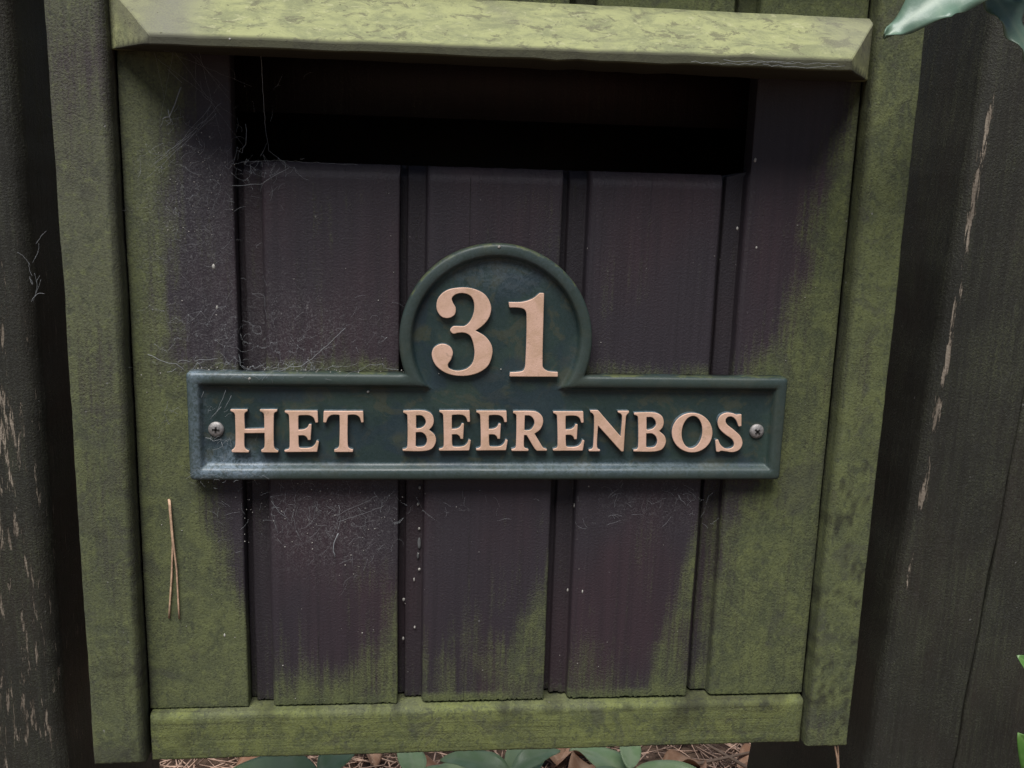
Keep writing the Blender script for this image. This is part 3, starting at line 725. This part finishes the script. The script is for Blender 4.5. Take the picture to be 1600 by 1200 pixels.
strand(bm, [(282, 138), (272, 165), (265, 182), (254, 186)], .00028, 3, -.003); strand(bm, [(263, 170), (266, 190), (260, 196)], .00018, 3, -.003); strand(bm, [(285, 130), (262, 108)], .00009, 1, -.006)
for a, b in (((330, 165), (235, 262)), ((315, 190), (240, 258)), ((338, 178), (262, 235)), ((345, 160), (228, 280)), ((300, 206), (238, 250))): strand(bm, [a, ((a[0]+b[0])/2+3, (a[1]+b[1])/2+3), b], .00007, 1.6, -.0025)
strand(bm, [(408, 88, -.012), (411, 150, -.008), (415, 200, -.004)], .00012, 1, 0); strand(bm, [(385, 195), (383, 225), (378, 240), (370, 235)], .00013, 2, .002)
strand(bm, [(363, 290), (408, 288), (425, 276), (452, 262)], .00012, 1, -.002); strand(bm, [(415, 200), (420, 235), (455, 262)], .00006, 1, -.001)
strand(bm, [(362, 255), (430, 250), (560, 258)], .00006, 2, -.001)
fuzz(bm, 305, 235, 75, 90, 120, -.001, .8); fuzz(bm, 290, 310, 90, 70, 60, -.001); fuzz(bm, 400, 265, 60, 20, 60, -.001); fuzz(bm, 420, 300, 20, 30, 20, -.0012)
fuzz(bm, 415, 150, 50, 120, 16, -.004, 1.3, .00004)
net(bm, 300, 245, 90, 110, 80, -.001, 26, .00003); net(bm, 420, 268, 60, 22, 40, -.001, 22)
for k in range(9): strand(bm, [(random.uniform(230, 330), random.uniform(78, 105), -.01), (random.uniform(240, 420), random.uniform(130, 240), -.001)], .00004, 1)
tag(bm_obj('cobweb', bm, M_web), 'wispy cobweb in the upper left corner under the hood, beside the slot', 'cobweb', 'cobwebs on the mailbox')
bm = bmesh.new()
strand(bm, [(232, 553), (255, 565), (275, 568), (292, 582)], .00014, 2, -.003); strand(bm, [(275, 568), (285, 562), (300, 566)], .00011, 2, -.004); strand(bm, [(303, 563), (322, 562), (340, 560)], .00011, 2, -.002)
strand(bm, [(436, 580), (452, 573), (470, 572), (487, 560), (505, 545), (540, 512)], .00014, 1.5, -.004); strand(bm, [(480, 560), (488, 570), (496, 580)], .00011, 2, -.004); strand(bm, [(487, 560), (486, 545)], .00009, 2, -.004)
strand(bm, [(373, 545), (375, 570), (385, 580)], .00016, 2, .001)
fuzz(bm, 320, 470, 110, 130, 110, -.001, None, .00004); fuzz(bm, 450, 520, 90, 80, 120, -.001, None, .00004); fuzz(bm, 400, 574, 160, 10, 90, -.003, .2, .00006); fuzz(bm, 540, 520, 70, 60, 40, -.001, .7, .00004)
fuzz(bm, 265, 640, 30, 60, 30, -.001, None, .00005)
net(bm, 330, 520, 110, 60, 60, -.001, 26, .00003); net(bm, 460, 545, 120, 40, 60, -.001, 26, .00003); net(bm, 430, 575, 150, 9, 70, -.003, 24, .00005)
tag(bm_obj('cobweb', bm, M_web), 'thin cobweb threads along the top left edge of the sign', 'cobweb', 'cobwebs on the mailbox')
bm = bmesh.new()
for a, b in (((318, 612), (311, 636)), ((353, 610), (336, 650)), ((346, 635), (328, 655)), ((362, 618), (350, 640)), ((330, 682), (328, 690)), ((346, 690), (350, 705))): strand(bm, [a, b], .00010, 1, -.0068)
strand(bm, [(322, 684), (332, 688), (346, 686)], .00013, 2, -.0065); fuzz(bm, 350, 710, 50, 50, 70, -.0060, .6, .00006, (5, 18)); fuzz(bm, 340, 738, 70, 16, 110, -.0100, .3, .00006, (4, 15)); fuzz(bm, 400, 590, 190, 12, 60, -.0100, .5, .00005); fuzz(bm, 320, 640, 40, 60, 30, -.006, 1, .00005)
tag(bm_obj('cobweb', bm, M_web), 'cobweb with dust round the left screw and lower left corner of the sign', 'cobweb', 'cobwebs on the mailbox')
bm = bmesh.new()
strand(bm, [(528, 832), (523, 846), (522, 862), (523, 872)], .00030, 3, -.002); strand(bm, [(530, 790), (531, 812), (527, 832)], .00010, 2, -.002); strand(bm, [(424, 782), (436, 800), (452, 812)], .00010, 2, -.002)
net(bm, 510, 805, 150, 55, 55, -.001, 26, .00003); fuzz(bm, 520, 800, 150, 50, 90, -.001, None, .00004); fuzz(bm, 470, 800, 60, 60, 60, -.001, None, .00006); fuzz(bm, 560, 870, 90, 60, 50, -.001, 1.2, .00004); fuzz(bm, 350, 800, 50, 60, 40, -.001, None, .00005)
strand(bm, [(530, 815), (560, 805), (600, 790)], .00007, 2, -.002); strand(bm, [(525, 805), (590, 775)], .00006, 2, -.002)
tag(bm_obj('cobweb', bm, M_web), 'tangled cobweb on the boards just below the left half of the sign', 'cobweb', 'cobwebs on the mailbox')
bm = bmesh.new(); fuzz(bm, 1000, 800, 130, 40, 90, -.001, None, .00005); fuzz(bm, 1080, 790, 60, 40, 50, .0, None, .00006)
strand(bm, [(1060, 775), (1072, 790)], .00012, 3, -.002); fuzz(bm, 760, 790, 100, 30, 30, -.001, None, .00004)
tag(bm_obj('cobweb', bm, M_web), 'sparse cobweb on the boards just below the right half of the sign', 'cobweb', 'cobwebs on the mailbox')
bm = bmesh.new()
for a, b, c in (((1130, 95), (1200, 97), (1310, 100)), ((1080, 97), (1160, 100), (1240, 96)), ((1190, 101), (1260, 105), (1320, 103))): strand(bm, [a, b, c], .00010, 2.5, -.0425)
tag(bm_obj('cobweb', bm, M_web), 'cobweb threads stretched along the right end of the hood lip', 'cobweb', 'cobwebs on the mailbox')
bm = bmesh.new(); fuzz(bm, 52, 440, 6, 50, 30, .037, 1.5, .00010, (10, 40))
tag(bm_obj('cobweb', bm, M_web), 'pale cobweb tuft hanging on the dark post left of the mailbox', 'cobweb', 'cobwebs on the mailbox')
# grit, droppings and seeds stuck on the wood: beyond counting
bm = bmesh.new()
def speck(px, py, Y, a, b=None):
    p = at(px, py, Y); b = b or a; g = bmesh.ops.create_icosphere(bm, subdivisions=1, radius=1)['verts']
    for v in g: v.co = p+Vector((v.co.x*a, v.co.y*a*.4, v.co.z*b))*MM*random.uniform(.8, 1.2)
for s in ((575, 612, -.006, .8), (780, 386, -.0098, .9), (359, 61, -.042, .6), (390, 592, -.0098, .8), (1152, 357, 0, .8, 1.2), (1182, 387, 0, .6, .9), (1180, 250, 0, .8, 1.2), (656, 762, .006, .9, 1.2), (653, 788, .006, .7, 1), (655, 826, .006, .7, 1), (655, 890, .006, .8, 1), (631, 937, .008, .9, 1.3), (648, 980, .006, .6, 1.2), (630, 998, .008, .8, 1.2), (647, 906, .006, .5, 1.2), (898, 790, .004, .7, 1.6), (887, 922, .004, .6, 1.2), (910, 925, 0, .5, 1.2), (566, 989, 0, .5), (339, 480, 0, .8, 1.3), (338, 492, 0, .5), (334, 417, 0, 1, 1.6), (1500, 1000, .035, .6), (1500, 1080, .035, .5), (1445, 1150, .035, .6), (1497, 862, .035, .5), (351, 993, 0, .6, 1.2), (442, 1040, 0, .5), (640, 640, 0, .1), (920, 760, 0, .5), (713, 792, -.0, .3)): speck(*s)
p = bm.verts
for k in range(110):
    speck(random.uniform(190, 1330), random.uniform(290, 1100), -.0002, random.uniform(.12, .32))
for k in range(70): speck(random.gauss(470, 90), random.gauss(800, 40), -.0003, random.uniform(.15, .4))
for k in range(50): speck(random.gauss(310, 40), random.gauss(280, 60), -.0003, random.uniform(.15, .35))
for k in range(60): speck(random.gauss(480, 130), random.gauss(583, 5), -.006, random.uniform(.15, .4))
tag(bm_obj('debris_specks', bm, M_grit), 'tiny pale specks of grit, droppings and seeds stuck to the boards', 'debris', kind='stuff')
# a chain of dried cocoon bits in the middle groove
bm = bmesh.new(); p0 = []
for py, a, b in ((848, 1.0, 3.2), (868, .7, 2.2), (852, .9, 2.4)):
    c = at(655 if py != 868 else 653, py, .0062); g = bmesh.ops.create_icosphere(bm, subdivisions=2, radius=1)['verts']
    for v in g: v.co = c+Vector((v.co.x*a, v.co.y*.6, v.co.z*b))*MM
tag(bm_obj('cocoon', bm, simple('grey_cocoon', (.10, .10, .10), .8)), 'small grey dried cocoon in the groove below the sign, left of the middle board', 'cocoon')

# ------------------------------------------------------------------ pine needles caught on things
def needles(lines, label):
    bm = bmesh.new()
    for L, r in lines:
        P = [at(a, b, Y) for a, b, Y in L]
        Q = []
        for A_, B_ in zip(P, P[1:]):
            for i in range(4): Q.append(A_.lerp(B_, i/4))
        Q.append(P[-1]); tube_into(bm, Q, r, r*.8, 6)
    o = bm_obj('pine_needle', bm, M_needle); tag(o, label, 'pine needle', 'pine needles caught on the mailbox')
needles([([(264, 780, -.0012), (267, 815, -.0012), (270, 850, -.0012), (268, 905, -.0012), (264, 966, -.001)], .00062), ([(265, 782, -.0013), (270, 840, -.0022), (276, 890, -.0015), (280, 967, -.001)], .00058)], 'forked pair of brown pine needles stuck upright on the left side board')
needles([([(1304, 1162, -.010), (1308, 1185, -.008), (1311, 1215, -.006), (1312, 1290, 0)], .0006), ([(1309, 1162, -.010), (1310, 1185, -.006), (1311, 1215, -.006)], .0005)], 'brown pine needle hanging below the bottom right corner of the mailbox')

# ------------------------------------------------------------------ leaves at the picture's right edge
HB = empty('holly_branch', at(1680, -60, -.05), 'glossy dark green holly leaves hanging into the top right corner over the post', 'holly')
hol = leaf_me(.075, .034, .12, .25, spines=4, n=60, thick=.0005); hol.materials.append(M_holly)
def hl(b, t, up, s=1.):
    B_ = at(*b); T_ = at(*t); put_leaf(hol, M_holly, HB, B_, T_-B_, up, s=(T_-B_).length/.075*s)
hl((1640, -110, -.07), (1391, 36, -.085), (-.05, -.8, .6))
hl((1510, -60, -.055), (1640, 105, -.07), (.35, -.85, .35))
hl((1640, -40, -.05), (1760, -90, -.05), (.1, -.4, .9))
bm = bmesh.new(); tube_into(bm, [at(1560, -45, -.055), at(1625, -20, -.065), at(1660, -50, -.05), at(1760, -150, -.03), at(1900, -260, .02)], .0016, .0026, 7); bm_obj('stem', bm, M_stem, HB)
FB = empty('shrub_shoot', at(1665, 1330, -.02), 'bright green leaf tips of a shrub reaching in at the lower right picture edge', 'shrub')
fr = leaf_me(.05, .028, .2, .3); fr.materials.append(M_fresh)
def fl(b, t, up):
    B_ = at(*b); T_ = at(*t); put_leaf(fr, M_fresh, FB, B_, T_-B_, up, s=(T_-B_).length/.05)
fl((1668, 1092, -.02), (1601, 1026, -.02), (.3, -.9, .3)); fl((1662, 1235, -.02), (1600, 1160, -.03), (-.5, -.8, .3)); fl((1665, 1150, -.02), (1720, 1070, -.02), (0, -.8, .6))
bm = bmesh.new(); tube_into(bm, [at(1655, 1060, -.02), at(1660, 1200, -.02), at(1665, 1330, -.02), Vector((at(1665, 1330, -.02).x, -.02, GZ))], .0012, .002, 7); bm_obj('stem', bm, M_stem, FB)
